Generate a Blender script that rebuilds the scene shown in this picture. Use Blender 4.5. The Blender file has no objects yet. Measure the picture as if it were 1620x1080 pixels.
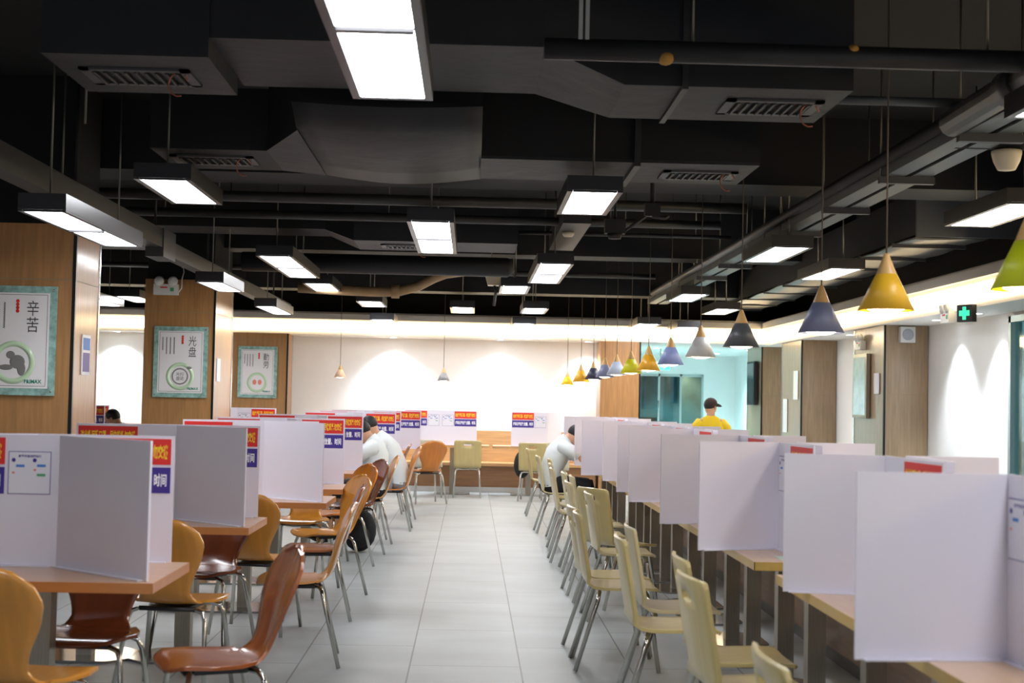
import bpy, math, random
from mathutils import Vector, Matrix
random.seed(7)
S = bpy.context.scene
C = S.collection
PI = math.pi
# ---------------------------------------------------------------- camera
H = 1.45
yaw = math.atan(63/2250); roll = math.radians(1.2); pitch = math.atan(92.3/2250)
fw = Vector((math.sin(yaw)*math.cos(pitch), math.cos(yaw)*math.cos(pitch), math.sin(pitch)))
rt = Vector((math.cos(yaw), -math.sin(yaw), 0)); up = rt.cross(fw)
rt, up = rt*math.cos(roll)+up*math.sin(roll), up*math.cos(roll)-rt*math.sin(roll)
cd = bpy.data.cameras.new('camera'); cam = bpy.data.objects.new('camera', cd); C.objects.link(cam)
m = Matrix((rt, up, -fw)).transposed().to_4x4(); m.translation = Vector((0, 0, H)); cam.matrix_world = m
cd.lens = 50; cd.sensor_width = 36; cd.clip_start = .1; cd.clip_end = 200
cd.dof.use_dof = True; cd.dof.focus_distance = 11.5; cd.dof.aperture_fstop = 4.0
S.camera = cam
# ---------------------------------------------------------------- world and exposure
w = bpy.data.worlds.new('world'); S.world = w; w.use_nodes = True
w.node_tree.nodes['Background'].inputs[0].default_value = (.85, .9, 1, 1)
w.node_tree.nodes['Background'].inputs[1].default_value = .35
S.view_settings.view_transform = 'Standard'; S.view_settings.look = 'None'
S.view_settings.exposure = 0.74; S.view_settings.gamma = 1
# light levels
L_PANEL = 13.0; L_COVE = 7.0; L_DOWN = 42.0; L_BULB = 9.0
# ---------------------------------------------------------------- materials
def lin(c):
    return tuple(((x/255)/12.92 if x/255 <= .04045 else ((x/255+.055)/1.055)**2.4) for x in c)+(1,)
MATS = {}
def mat(name, col, rough=.6, metal=0, emit=0, coat=0, bump=0, bscale=20, var=0, vscale=3, vstretch=(1, 1, 1), spec=.5):
    if name in MATS: return MATS[name]
    M = bpy.data.materials.new(name); M.use_nodes = True; N = M.node_tree; b = N.nodes['Principled BSDF']
    c = lin(col)
    b.inputs['Base Color'].default_value = c; b.inputs['Roughness'].default_value = rough
    b.inputs['Metallic'].default_value = metal; b.inputs['Coat Weight'].default_value = coat
    b.inputs['Coat Roughness'].default_value = .12
    b.inputs['Specular IOR Level'].default_value = spec
    if emit:
        b.inputs['Emission Color'].default_value = c; b.inputs['Emission Strength'].default_value = emit
    if var or bump:
        tc = N.nodes.new('ShaderNodeTexCoord'); mp = N.nodes.new('ShaderNodeMapping'); mp.inputs['Scale'].default_value = vstretch
        N.links.new(tc.outputs['Object'], mp.inputs[0])
    if var:
        n = N.nodes.new('ShaderNodeTexNoise'); n.inputs['Scale'].default_value = vscale; n.inputs['Detail'].default_value = 5
        N.links.new(mp.outputs[0], n.inputs[0])
        r = N.nodes.new('ShaderNodeValToRGB'); r.color_ramp.elements[0].position = .3; r.color_ramp.elements[1].position = .7
        r.color_ramp.elements[0].color = tuple(x*(1-var) for x in c[:3])+(1,)
        r.color_ramp.elements[1].color = tuple(min(1, x*(1+var)) for x in c[:3])+(1,)
        N.links.new(n.outputs[0], r.inputs[0]); N.links.new(r.outputs[0], b.inputs['Base Color'])
    if bump:
        n = N.nodes.new('ShaderNodeTexNoise'); n.inputs['Scale'].default_value = bscale
        N.links.new(mp.outputs[0], n.inputs[0])
        bp = N.nodes.new('ShaderNodeBump'); bp.inputs['Strength'].default_value = bump; bp.inputs['Distance'].default_value = .02
        N.links.new(n.outputs[0], bp.inputs['Height']); N.links.new(bp.outputs[0], b.inputs['Normal'])
    MATS[name] = M; return M
def wood(name, c, rough=.4, coat=.3, var=.16, st=(16, 16, 1.2), vscale=2.2):
    return mat(name, c, rough, coat=coat, var=var, vscale=vscale, vstretch=st)
col_wood = wood('column oak veneer', (168, 122, 74), rough=.38)
wain_wood = wood('wainscot oak veneer', (190, 148, 100), st=(1.2, 16, 16))
base_wood_shaded = wood('shaded bench oak veneer', (138, 98, 62), st=(1.2, 16, 16))  # darker tone paints in the shadow on the bench front under the seat
low_wood = wood('low partition veneer', (128, 96, 70), st=(16, 1.2, 16))
top_left = wood('pinkish beech laminate', (205, 160, 124), rough=.3, var=.08, st=(1.2, 12, 12))
edge_left = wood('orange beech edge', (190, 122, 66), rough=.4, var=.08, st=(1.2, 12, 12))
top_right = wood('pale beech laminate', (222, 184, 146), rough=.3, var=.06, st=(12, 1.2, 12))
edge_right = wood('olive yellow edge band', (190, 158, 84), rough=.4, var=.06, st=(12, 1.2, 12))
ply = {
 'honey': wood('honey bent plywood', (204, 138, 52), rough=.28, coat=.5, var=.1, st=(10, 2, 1.5)),
 'amber': wood('amber bent plywood', (203, 122, 38), rough=.28, coat=.5, var=.1, st=(10, 2, 1.5)),
 'tan': wood('tan bent plywood', (200, 142, 78), rough=.28, coat=.5, var=.1, st=(10, 2, 1.5)),
 'brown': wood('reddish brown bent plywood', (150, 82, 42), rough=.25, coat=.6, var=.12, st=(10, 2, 1.5)),
 'dark': wood('dark reddish brown bent plywood', (112, 54, 26), rough=.25, coat=.6, var=.12, st=(10, 2, 1.5)),
 'yellow': wood('yellow green plywood', (196, 177, 120), rough=.35, coat=.3, var=.06, st=(10, 2, 1.5)),
 'pale': wood('pale beige plywood', (206, 190, 146), rough=.35, coat=.3, var=.05, st=(10, 2, 1.5)),
 'cream': wood('cream plywood', (214, 206, 184), rough=.35, coat=.3, var=.03, st=(10, 2, 1.5)),
}
chrome = mat('chromed steel', (200, 198, 192), .16, 1)
steel = mat('brushed stainless steel', (158, 150, 136), .34, 1, var=.1, vscale=8, vstretch=(20, 20, 1))
plate_m = mat('polished steel plate', (160, 158, 155), .12, 1)
darkedge = mat('black rubber edge', (22, 22, 24), .6)
white_board = mat('white foam board', (226, 222, 234), .45, spec=.4)
red_m = mat('red print', (222, 44, 40), .5)
blue_m = mat('indigo print', (62, 44, 142), .5)
yel_txt = mat('yellow print', (252, 214, 40), .5)
wht_txt = mat('white print', (244, 244, 250), .5)
purple_m = mat('violet print line', (110, 100, 160), .5)
sky_m = mat('blue print', (70, 130, 210), .5)
green_m = mat('green print', (90, 165, 120), .5)
pink_m = mat('pink print', (232, 140, 120), .5)
sheet_m = mat('poster paper', (236, 232, 232), .35, coat=1)
notice_m = mat('notice paper', (228, 226, 236), .4)
teal_m = mat('mottled teal poster border', (140, 178, 168), .3, coat=1, var=.35, vscale=22)
ink_m = mat('charcoal ink', (58, 58, 62), .5)
pale_green = mat('pale green print', (196, 222, 184), .4, coat=1)
logo_m = mat('green logo print', (0, 128, 104), .5)
plaster = mat('white wall paint', (238, 236, 232), .8, var=.02)
wall_left_m = mat('off white wall paint', (225, 222, 214), .8)
soffit_m = mat('white ceiling paint', (232, 230, 224), .85)
fascia_m = mat('grey white fascia paint', (186, 182, 174), .85)
black_ceil = mat('black ceiling paint', (8, 8, 11), .85, var=.25, vscale=1.3)
duct_m = mat('black insulated duct wrap', (25, 27, 32), .6, bump=.35, bscale=5, var=.25, vscale=2.5)
duct_side = mat('black duct face', (13, 14, 18), .7, var=.2, vscale=3)
sheetmetal = mat('dull galvanised duct sheet', (112, 110, 106), .42, .55, bump=.6, bscale=2.2, var=.2, vscale=3)
pipe_m = mat('dark grey painted pipe', (44, 44, 45), .5, .1, var=.2, vscale=4)
tray_m = mat('grey perforated tray', (100, 104, 104), .5, .3)
rod_m = mat('steel hanger rod', (120, 118, 112), .4, .7)
housing_m = mat('anodised grey housing', (44, 43, 46), .35, .35)
panel_light = mat('light panel diffuser', (247, 250, 255), .5, emit=L_PANEL)
cove_m = mat('warm cove light strip', (255, 226, 176), .5, emit=L_COVE)
down_m = mat('downlight lens', (240, 248, 255), .5, emit=14)
bulb_m = mat('warm bulb glass', (255, 236, 205), .3, emit=L_BULB)
cream_plastic = mat('cream plastic', (214, 204, 180), .45)
white_plastic = mat('white plastic', (226, 226, 224), .4)
flex_m = mat('beige flexible duct', (158, 132, 98), .6, bump=.5, bscale=9, var=.15, vscale=6)
exit_green = mat('lit green sign face', (40, 190, 130), .5, emit=1.4)
exit_white = mat('lit white symbol', (225, 255, 240), .5, emit=2.2)
black_m = mat('black matte', (18, 18, 20), .6)
cord_m = mat('brown pendant cord', (84, 72, 62), .7)
tip_m = wood('turned beech tip', (206, 164, 104), rough=.45, coat=.1, var=.06)
copper = mat('copper wire', (170, 100, 80), .4, .6)
gold_foam = mat('yellowed foam', (176, 132, 60), .8)
skin_m = mat('skin', (206, 156, 124), .5)
hair_m = mat('black hair', (24, 20, 20), .55, var=.2, vscale=40)
shirt_m = mat('white cotton', (222, 226, 226), .8, bump=.3, bscale=14)
black_cloth = mat('black cloth', (24, 24, 28), .85)
grey_cloth = mat('grey cloth', (148, 146, 150), .85)
yellow_cloth = mat('yellow cotton', (240, 204, 40), .8, bump=.2, bscale=14)
shoe_m = mat('black shoe', (28, 28, 30), .5); shoe_w = mat('white shoe', (230, 230, 230), .5)
cap_m = mat('dark brown cap', (58, 38, 34), .8)
def glass_mat(name, col, tr=.8):
    M = bpy.data.materials.new(name); M.use_nodes = True; N = M.node_tree
    for n in list(N.nodes): N.nodes.remove(n)
    o = N.nodes.new('ShaderNodeOutputMaterial'); mx = N.nodes.new('ShaderNodeMixShader')
    t = N.nodes.new('ShaderNodeBsdfTransparent'); g = N.nodes.new('ShaderNodeBsdfGlossy')
    t.inputs[0].default_value = lin(col); g.inputs['Roughness'].default_value = .03; mx.inputs[0].default_value = 1-tr
    N.links.new(t.outputs[0], mx.inputs[1]); N.links.new(g.outputs[0], mx.inputs[2]); N.links.new(mx.outputs[0], o.inputs[0]); return M
glass = glass_mat('greenish clear glass', (196, 232, 232), .82)
def floor_material():
    M = bpy.data.materials.new('grey porcelain floor tiles'); M.use_nodes = True; N = M.node_tree; b = N.nodes['Principled BSDF']
    tc = N.nodes.new('ShaderNodeTexCoord'); mp = N.nodes.new('ShaderNodeMapping')
    mp.inputs['Rotation'].default_value = (0, 0, PI/2); mp.inputs['Location'].default_value = (.0, .3, 0)
    N.links.new(tc.outputs['Object'], mp.inputs[0])
    br = N.nodes.new('ShaderNodeTexBrick'); br.offset = .5; br.inputs['Scale'].default_value = 1
    br.inputs['Brick Width'].default_value = 1.2; br.inputs['Row Height'].default_value = .6
    br.inputs['Mortar Size'].default_value = .0045; br.inputs['Mortar Smooth'].default_value = .2
    br.inputs['Color1'].default_value = lin((176, 181, 181)); br.inputs['Color2'].default_value = lin((169, 174, 175)); br.inputs['Mortar'].default_value = lin((112, 110, 106))
    N.links.new(mp.outputs[0], br.inputs[0])
    n = N.nodes.new('ShaderNodeTexNoise'); n.inputs['Scale'].default_value = 1.1; n.inputs['Detail'].default_value = 7
    m2 = N.nodes.new('ShaderNodeMapping'); m2.inputs['Scale'].default_value = (1, 2.2, 1); N.links.new(tc.outputs['Object'], m2.inputs[0]); N.links.new(m2.outputs[0], n.inputs[0])
    r = N.nodes.new('ShaderNodeValToRGB'); r.color_ramp.elements[0].position = .3; r.color_ramp.elements[1].position = .75
    r.color_ramp.elements[0].color = (.8, .8, .79, 1); r.color_ramp.elements[1].color = (1.05, 1.05, 1.05, 1)
    N.links.new(n.outputs[0], r.inputs[0])
    mx = N.nodes.new('ShaderNodeMix'); mx.data_type = 'RGBA'; mx.blend_type = 'MULTIPLY'; mx.inputs[0].default_value = 1
    N.links.new(br.outputs[0], mx.inputs[6]); N.links.new(r.outputs[0], mx.inputs[7]); N.links.new(mx.outputs[2], b.inputs['Base Color'])
    b.inputs['Roughness'].default_value = .42
    return M
# ---------------------------------------------------------------- mesh helpers
class MB:
    def __init__(s): s.v = []; s.f = []; s.sm = []
    def add(s, vs, fs, smooth=False):
        o = len(s.v); s.v += [tuple(v) for v in vs]; s.f += [tuple(i+o for i in f) for f in fs]; s.sm += [smooth]*len(fs); return s
    def box(s, x0, y0, z0, x1, y1, z1, M=None):
        vs = [Vector(p) for p in ((x0,y0,z0),(x1,y0,z0),(x1,y1,z0),(x0,y1,z0),(x0,y0,z1),(x1,y0,z1),(x1,y1,z1),(x0,y1,z1))]
        if M is not None: vs = [M @ v for v in vs]
        return s.add(vs, [(3,2,1,0),(4,5,6,7),(0,1,5,4),(1,2,6,5),(2,3,7,6),(3,0,4,7)])
    def tube(s, pts, r, n=8, cap=True):
        pts = [Vector(p) for p in pts]; rs = r if isinstance(r, (list, tuple)) else [r]*len(pts)
        vs = []; a = None
        for i, p in enumerate(pts):
            t = (pts[min(i+1, len(pts)-1)]-pts[max(i-1, 0)]).normalized()
            if a is None:
                a = t.orthogonal().normalized()
            a = (a-t*a.dot(t)).normalized(); b = t.cross(a)
            vs += [p+(a*math.cos(k*2*PI/n)+b*math.sin(k*2*PI/n))*rs[i] for k in range(n)]
        fs = [(i*n+k, i*n+(k+1) % n, (i+1)*n+(k+1) % n, (i+1)*n+k) for i in range(len(pts)-1) for k in range(n)]
        s.add(vs, fs, True)
        if cap:
            o = len(s.v)-len(vs); s.f += [tuple(o+k for k in range(n))[::-1], tuple(o+(len(pts)-1)*n+k for k in range(n))]; s.sm += [False]*2
        return s
    def lathe(s, prof, c=(0, 0, 0), n=24, M=None):
        vs = []
        for (r, z) in prof:
            vs += [Vector((r*math.cos(k*2*PI/n), r*math.sin(k*2*PI/n), z)) for k in range(n)]
        if M is not None: vs = [M @ v for v in vs]
        vs = [v+Vector(c) for v in vs]
        return s.add(vs, [(i*n+k, i*n+(k+1) % n, (i+1)*n+(k+1) % n, (i+1)*n+k) for i in range(len(prof)-1) for k in range(n)], True)
    def ell(s, c, r, n=14, k=9, M=None):
        prof = [(math.sin(PI*i/k)+1e-4, -math.cos(PI*i/k)) for i in range(k+1)]
        T = Matrix.Diagonal((r[0], r[1], r[2], 1))
        if M is not None: T = M @ T
        return s.lathe(prof, c, n, T)
    def prism(s, poly, y0, y1):                 # polygon in xz, extruded along y
        n = len(poly)
        vs = [(x, y0, z) for x, z in poly]+[(x, y1, z) for x, z in poly]
        return s.add(vs, [tuple(range(n)), tuple(range(2*n-1, n-1, -1))]+[(i, i+n, (i+1) % n+n, (i+1) % n) for i in range(n)])
    def prism_z(s, poly, z0, z1):
        n = len(poly)
        vs = [(x, y, z0) for x, y in poly]+[(x, y, z1) for x, y in poly]
        return s.add(vs, [tuple(range(n-1, -1, -1)), tuple(range(n, 2*n))]+[(i, (i+1) % n, (i+1) % n+n, i+n) for i in range(n)])
    def sheet(s, grid, th, skip=lambda i, j: False):   # thick sheet from a grid of points
        R = len(grid); Q = len(grid[0]); P = [[Vector(p) for p in row] for row in grid]; top = []; bot = []
        for i in range(R):
            for j in range(Q):
                du = P[min(i+1, R-1)][j]-P[max(i-1, 0)][j]; dv = P[i][min(j+1, Q-1)]-P[i][max(j-1, 0)]
                n = du.cross(dv); n = n.normalized() if n.length > 1e-9 else Vector((0, 0, 1))
                top.append(P[i][j]+n*th/2); bot.append(P[i][j]-n*th/2)
        T = R*Q; fs = []; E = {}
        for i in range(R-1):
            for j in range(Q-1):
                if skip(i, j): continue
                q = (i*Q+j, (i+1)*Q+j, (i+1)*Q+j+1, i*Q+j+1); fs.append(q); fs.append(tuple(x+T for x in q[::-1]))
                for a, b in zip(q, q[1:]+q[:1]): E[(a, b)] = 1
        side = [(b, a, a+T, b+T) for (a, b) in E if (b, a) not in E]
        o = len(s.v); s.add(top+bot, fs, True)
        s.f += [tuple(x+o for x in f) for f in side]; s.sm += [False]*len(side); return s
    def mesh(s, name, m):
        me = bpy.data.meshes.new(name); me.from_pydata(s.v, [], s.f)
        me.polygons.foreach_set('use_smooth', s.sm); me.materials.append(m); me.update(); return me
def link(name, me, parent=None, loc=(0, 0, 0), rz=0, rot=None):
    o = bpy.data.objects.new(name, me); C.objects.link(o)
    if parent: o.parent = parent
    o.location = loc; o.rotation_euler = rot if rot else (0, 0, rz); return o
def part(name, mb, m, parent, **k): return link(name, mb.mesh(name, m), parent, **k)
def tag(o, label, cat, group=None):
    o['label'] = label; o['category'] = cat
    if group: o['group'] = group
    return o
def thing(name, label, cat, loc=(0, 0, 0), rz=0, group=None):
    return tag(link(name, None, None, loc, rz), label, cat, group)
def single(name, mb, m, label, cat, group=None, loc=(0, 0, 0), rz=0):
    return tag(link(name, mb.mesh(name, m), None, loc, rz), label, cat, group)
def struct(name, mb, m):
    o = link(name, mb.mesh(name, m)); o['kind'] = 'structure'; return o
CACHE = {}
def cm(key, fn, m):
    k = (key, m.name)
    if k not in CACHE: CACHE[k] = fn().mesh(key, m)
    return CACHE[k]
def text_mesh(txt, width, height, m, bold=0.0, vertical=False):
    k = ('t', txt, width, height, m.name)
    if k in CACHE: return CACHE[k]
    cu = bpy.data.curves.new('lettering', 'FONT'); cu.body = '\n'.join(txt) if vertical else txt; cu.size = 1; cu.offset = bold; cu.resolution_u = 1; cu.align_x = 'CENTER'
    o = bpy.data.objects.new('lettering', cu); C.objects.link(o); bpy.context.view_layer.update()
    me = bpy.data.meshes.new_from_object(o.evaluated_get(bpy.context.evaluated_depsgraph_get()))
    bpy.data.objects.remove(o); bpy.data.curves.remove(cu)
    xs = [v.co.x for v in me.vertices]; ys = [v.co.y for v in me.vertices]
    x0, x1, y0, y1 = min(xs), max(xs), min(ys), max(ys)
    for v in me.vertices:
        v.co = Vector(((v.co.x-(x0+x1)/2)/(x1-x0)*width, 0, (v.co.y-(y0+y1)/2)/(y1-y0)*height))
    me.materials.clear(); me.materials.append(m); me.name = 'lettering'; CACHE[k] = me; return me
# ---------------------------------------------------------------- room shell
BACK = 22.9; RX = 5.25; LX = -6.6; FRONT = -2.5; CZ = 3.75; LOW = 2.4
struct('floor', MB().add([(LX, FRONT, 0), (RX, FRONT, 0), (RX, 28.3, 0), (LX, 28.3, 0)], [(0, 1, 2, 3)]), floor_material())
struct('ceiling', MB().box(LX, FRONT, CZ, RX+.1, BACK+.1, CZ+.1), black_ceil)
struct('wall_left', MB().box(LX-.1, FRONT, 0, LX, BACK, CZ), wall_left_m)
struct('wall_upper', MB().box(LX, BACK-.02, 2.765, RX, BACK-.002, CZ).box(RX-.02, FRONT, 2.765, RX-.002, BACK-.02, CZ).box(LX+.002, FRONT, 2.5, LX+.02, BACK-.02, CZ), black_ceil)
struct('wall_back', MB().box(LX, BACK, 0, 2.05, BACK+.1, CZ).box(2.05, BACK, 2.72, RX, BACK+.1, CZ), plaster)
struct('wall_right', MB().box(RX, FRONT, 0, RX+.1, 10.6, CZ).box(RX, 13.68, 0, RX+.1, 28.3, CZ).box(RX, 10.6, 2.36, RX+.1, 13.68, CZ), plaster)
struct('wall_annex', MB().box(2.55, BACK+.1, 0, 2.62, 28.2, LOW).box(2.55, 28.2, 0, 3.3, 28.3, LOW).box(4.6, 28.2, 0, RX, 28.3, LOW).box(3.3, 28.2, 2.03, 4.6, 28.3, LOW), plaster)
# lowered white border ceilings with fascia and lit cove
struct('trim_1', MB().box(LX, 22.25, LOW, RX, 28.3, LOW+.05).box(4.68, FRONT, LOW, RX, 22.25, LOW+.05), soffit_m)
struct('trim_2', MB().box(LX, 22.14, 2.64, 4.6, 22.2, 2.73).box(4.54, FRONT, 2.64, 4.6, 22.2, 2.73).box(LX, 22.2, 2.72, RX, BACK, 2.76).box(4.6, FRONT, 2.72, RX, 22.2, 2.76), fascia_m)
struct('trim_3', MB().box(LX, 22.25, LOW+.05, 4.7, 22.3, 2.72).box(4.68, FRONT, LOW+.05, 4.73, 22.25, 2.72), soffit_m)
cv = thing('cove_light', 'long warm glowing cove light strip along the top of the white back wall', 'cove light', (0, 22.24, 2.44))
part('light_strip', MB().box(LX+.1, -.01, .02, 4.6, .008, .17), cove_m, cv)
cv = thing('cove_light', 'long warm glowing cove light strip running towards the camera along the right wall', 'cove light', (4.67, 10, 2.44))
part('light_strip', MB().box(-.01, -12, .02, .008, 12.2, .17), cove_m, cv)
struct('baseboard_back', MB().box(LX, BACK-.62, 0, 2.0, BACK-.6, .08), mat('pale grey skirting', (196, 196, 196), .5))
# booth bench along the back wall
b = thing('wall_bench', 'long wooden booth bench with panelled back along the white back wall', 'bench', (0, BACK-.3, 0))
part('seat_base', MB().box(LX+.02, -.29, .08, 1.98, .28, .41), base_wood_shaded, b)
part('seat_board', MB().box(LX+.02, -.33, .41, 1.98, .28, .455), wain_wood, b)
part('back_panel', MB().box(LX+.02, .2, .455, 1.98, .29, .95), wain_wood, b)
# beams and cross conduits under the black ceiling
struct('trim_4', MB().box(LX, 11.2, 3.2, 4.5, 11.8, CZ), duct_side)
struct('trim_5', MB().box(LX, 5.6, 3.35, 4.5, 6.1, CZ).box(LX, 16.6, 3.15, 4.5, 17.1, CZ).box(LX, 20.6, 3.0, 4.5, 21.1, CZ), duct_side)
for Y, z, r, x0, x1, lb in ((11.95, 3.11, .045, LX, 2.3, 'nearest of the grey pipes crossing the room behind the square lights'),
                    (13.2, 3.12, .04, -3.9, 2.3, 'second grey pipe crossing the room, beyond the nearest one'),
                    (14.3, 3.14, .02, .45, 2.6, 'thin lit conduit crossing right of the rectangular duct end'),
                    (18.3, 3.08, .035, LX, 2.35, 'far grey pipe crossing the room above the beige flexible duct'),
                    (6.45, 3.06, .05, .3, 4.4, 'dark pipe crossing at the top right with a yellow foam blob')):
    p = thing('ceiling_pipe', lb, 'pipe', (0, Y, z))
    part('pipe', MB().tube([(x0, 0, 0), (x1, 0, 0)], r, 12), pipe_m, p)
    for q in range(3):
        x = x0+(x1-x0)*(q+.5)/3; part('hanger', MB().tube([(x, 0, r), (x, 0, CZ-z)], .006, 6), rod_m, p)
    if Y == 6.45: part('foam_blob', MB().ell((.86, 0, -.03), (.04, .06, .03)), gold_foam, p); part('foam_blob', MB().ell((1.72, 0, .03), (.03, .06, .025)), gold_foam, p)
# ---------------------------------------------------------------- ducts
def grille(parent, cx, cy, z, wx, wy):
    part('grille_frame', MB().box(cx-wx/2, cy-wy/2, z-.012, cx+wx/2, cy-wy/2+.04, z).box(cx-wx/2, cy+wy/2-.04, z-.012, cx+wx/2, cy+wy/2, z)
         .box(cx-wx/2, cy-wy/2, z-.012, cx-wx/2+.05, cy+wy/2, z).box(cx+wx/2-.05, cy-wy/2, z-.012, cx+wx/2, cy+wy/2, z), tray_dark, parent)
    mb = MB(); n = 9
    for i in range(n):
        x = cx-wx/2+.07+(wx-.14)*i/(n-1); mb.box(x-.006, cy-wy/2+.04, z-.02, x+.006, cy+wy/2-.04, z-.001)
    part('grille_slats', mb, pipe_m, parent)
    part('wire_loop', MB().tube([(cx+wx*.38+.05*math.cos(a), cy-.1, z-.06+.06*math.sin(a)) for a in [PI*.1+k*PI*1.5/10 for k in range(11)]], .004, 6), copper, parent)
tray_bright = mat('pale perforated strap', (170, 172, 174), .5)
tray_dark = mat('dark grey grille', (70, 70, 74), .5, .2)
d = thing('air_duct', 'nearest big black air duct across the ceiling with a grille at each end', 'duct', (0, 7.3, 3.065))
part('duct_box', MB().box(-2.1, -.48, 0, -1.3, .38, .5), duct_m, d)
part('duct_box', MB().box(-1.3, -.46, .1, .32, .6, .6), duct_m, d)
part('transition', MB().add([(.32,-.46,.1),(.32,.6,.1),(.32,.6,.6),(.32,-.46,.6),(.72,-.4,-.06),(.72,.42,-.06),(.72,.42,.4),(.72,-.4,.4)], [(0,1,5,4),(1,2,6,5),(2,3,7,6),(3,0,4,7)]), duct_m, d)
part('duct_box', MB().box(.72, -.4, -.06, 1.85, .42, .45), duct_m, d)
part('flange', MB().box(1.0, -.43, -.08, 1.03, .44, .48), pipe_m, d)
grille(d, -1.72, -.03, 0, .55, .36); grille(d, 1.52, .02, -.06, .5, .36)
d = thing('air_duct', 'second black air duct across the ceiling, behind the nearest one, with sagging wrap', 'duct', (0, 9.5, 3.02))
part('duct_box', MB().box(-2.1, -.35, 0, -1.05, .45, .4), duct_side, d)
part('transition', MB().add([(-1.35,-.35,0),(-1.35,.45,0),(-1.35,.45,.5),(-1.35,-.35,.5),(-1.05,-1.2,-.02),(-1.05,.5,-.02),(-1.05,.5,.55),(-1.05,-1.2,.55)], [(0,1,5,4),(1,2,6,5),(2,3,7,6),(3,0,4,7)]), duct_m, d)
part('insulated_section', MB().sheet([[(x, y, .0-.05*math.sin((x+1.05)*2.9)*(1 if y > -1 else .4)+.1*(y < -1.4)) for y in (-1.5, -1.25, -.8, -.4, 0, .5)] for x in [-1.05+k*.12 for k in range(10)]], .03).box(-1.05, -1.2, .06, .03, .5, .55), duct_m, d)
part('duct_box', MB().box(.03, -.38, 0, 1.84, .45, .42), duct_side, d)
part('duct_underside', MB().box(.03, -.38, -.02, 1.84, .45, -.001), duct_m, d)
part('flange', MB().box(1.02, -.42, -.05, 1.06, .47, .44), pipe_m, d)
grille(d, -1.75, .05, 0, .55, .34); grille(d, 1.5, .05, -.02, .5, .34)
d = thing('air_duct', 'third black air duct across the ceiling, ending near the room centre', 'duct', (0, 14.5, 3.0))
part('duct_box', MB().box(-1.2, -.4, .0, .43, .5, .45), duct_m, d)
part('transition', MB().add([(-1.5,-.25,.12),(-1.5,.4,.12),(-1.5,.4,.45),(-1.5,-.25,.45),(-1.2,-.4,0),(-1.2,.5,0),(-1.2,.5,.45),(-1.2,-.4,.45)], [(0,1,5,4),(1,2,6,5),(2,3,7,6),(3,0,4,7)]), duct_m, d)
part('duct_box', MB().box(-4.4, -.25, .12, -1.5, .4, .45), duct_side, d)
grille(d, -.7, .05, 0, .5, .34)
d = thing('air_duct', 'low flat black duct with rounded end below the third crossing duct', 'duct', (0, 16.0, 2.94))
part('duct_box', MB().tube([(-2.6, 0, 0), (.38, 0, 0), (.44, 0, .02)], [.11, .11, .07], 14), duct_m, d); part('hanger', MB().tube([(-2, 0, .1), (-2, 0, .81)], .006, 6).tube([(.2, 0, .1), (.2, 0, .81)], .006, 6), rod_m, d)
d = thing('air_duct', 'narrow grey duct running away along the ceiling with a round smoke detector', 'duct', (.9, 13.6, 3.02))
part('duct_box', MB().box(-.12, -1.1, 0, .13, 1.2, .2), pipe_m, d)
dt = single('smoke_detector', MB().lathe([(.001, 0), (.04, 0), (.055, .02), (.055, .04), (.001, .045)]), cream_plastic, 'small round smoke detector under the narrow grey duct near the centre', 'smoke detector', loc=(.87, 13.15, 2.975))
d = thing('air_duct', 'wide dull metal duct running along the ceiling above the right wall cove', 'duct', (0, 0, 2.95))
part('duct_box', MB().box(3.86, 12.3, .02, 4.46, 22.0, .4), duct_side, d)
part('underside_sheet', MB().sheet([[(x, y, .008*math.sin(y*5)+.006*math.sin(x*9+y)) for x in (3.86, 4.02, 4.18, 4.34, 4.5)] for y in [12.3+k*.1 for k in range(98)]], .012), sheetmetal, d)
for k in range(9): part('flange', MB().box(3.84, 12.9+k*1.15, -.03, 4.52, 12.94+k*1.15, .01), tray_dark, d)
part('end_cap', MB().box(3.86, 12.26, .0, 5.2, 12.3, .36), mat('grey duct end', (92, 96, 102), .6), d)
# flexible duct
pts = [(-2.2, 0, 0), (-1.7, 0, -.02), (-1.2, 0, -.03), (-.95, 0, -.02), (-.7, 0, .05), (-.5, 0, .16), (-.35, 0, .22), (-.15, 0, .25), (.1, 0, .27)]
d = thing('flexible_duct', 'beige flexible duct curving up at its right end beyond the third duct', 'duct', (0, 17.9, 2.8))
part('hose', MB().tube(pts, .06, 14), flex_m, d); part('coupling', MB().lathe([(.07, -.05), (.085, -.05), (.085, .05), (.07, .05)], (-.98, 0, -.02), 16, Matrix.Rotation(PI/2, 4, 'Y')), flex_m, d)
d = thing('junction_box', 'cream box with a slot and a short drop pipe beside the flexible duct', 'ceiling unit', (.26, 17.6, 2.86))
part('body', MB().add([(-.12,-.1,.14),(.12,-.1,.14),(.12,.1,.14),(-.12,.1,.14),(-.08,-.08,0),(.08,-.08,0),(.08,.08,0),(-.08,.08,0)], [(0,1,2,3),(7,6,5,4),(0,4,5,1),(1,5,6,2),(2,6,7,3),(3,7,4,0)]), cream_plastic, d)
part('drop_pipe', MB().tube([(0, 0, 0), (.02, 0, -.06), (0, 0, -.25)], .018, 8), pipe_m, d)
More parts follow.
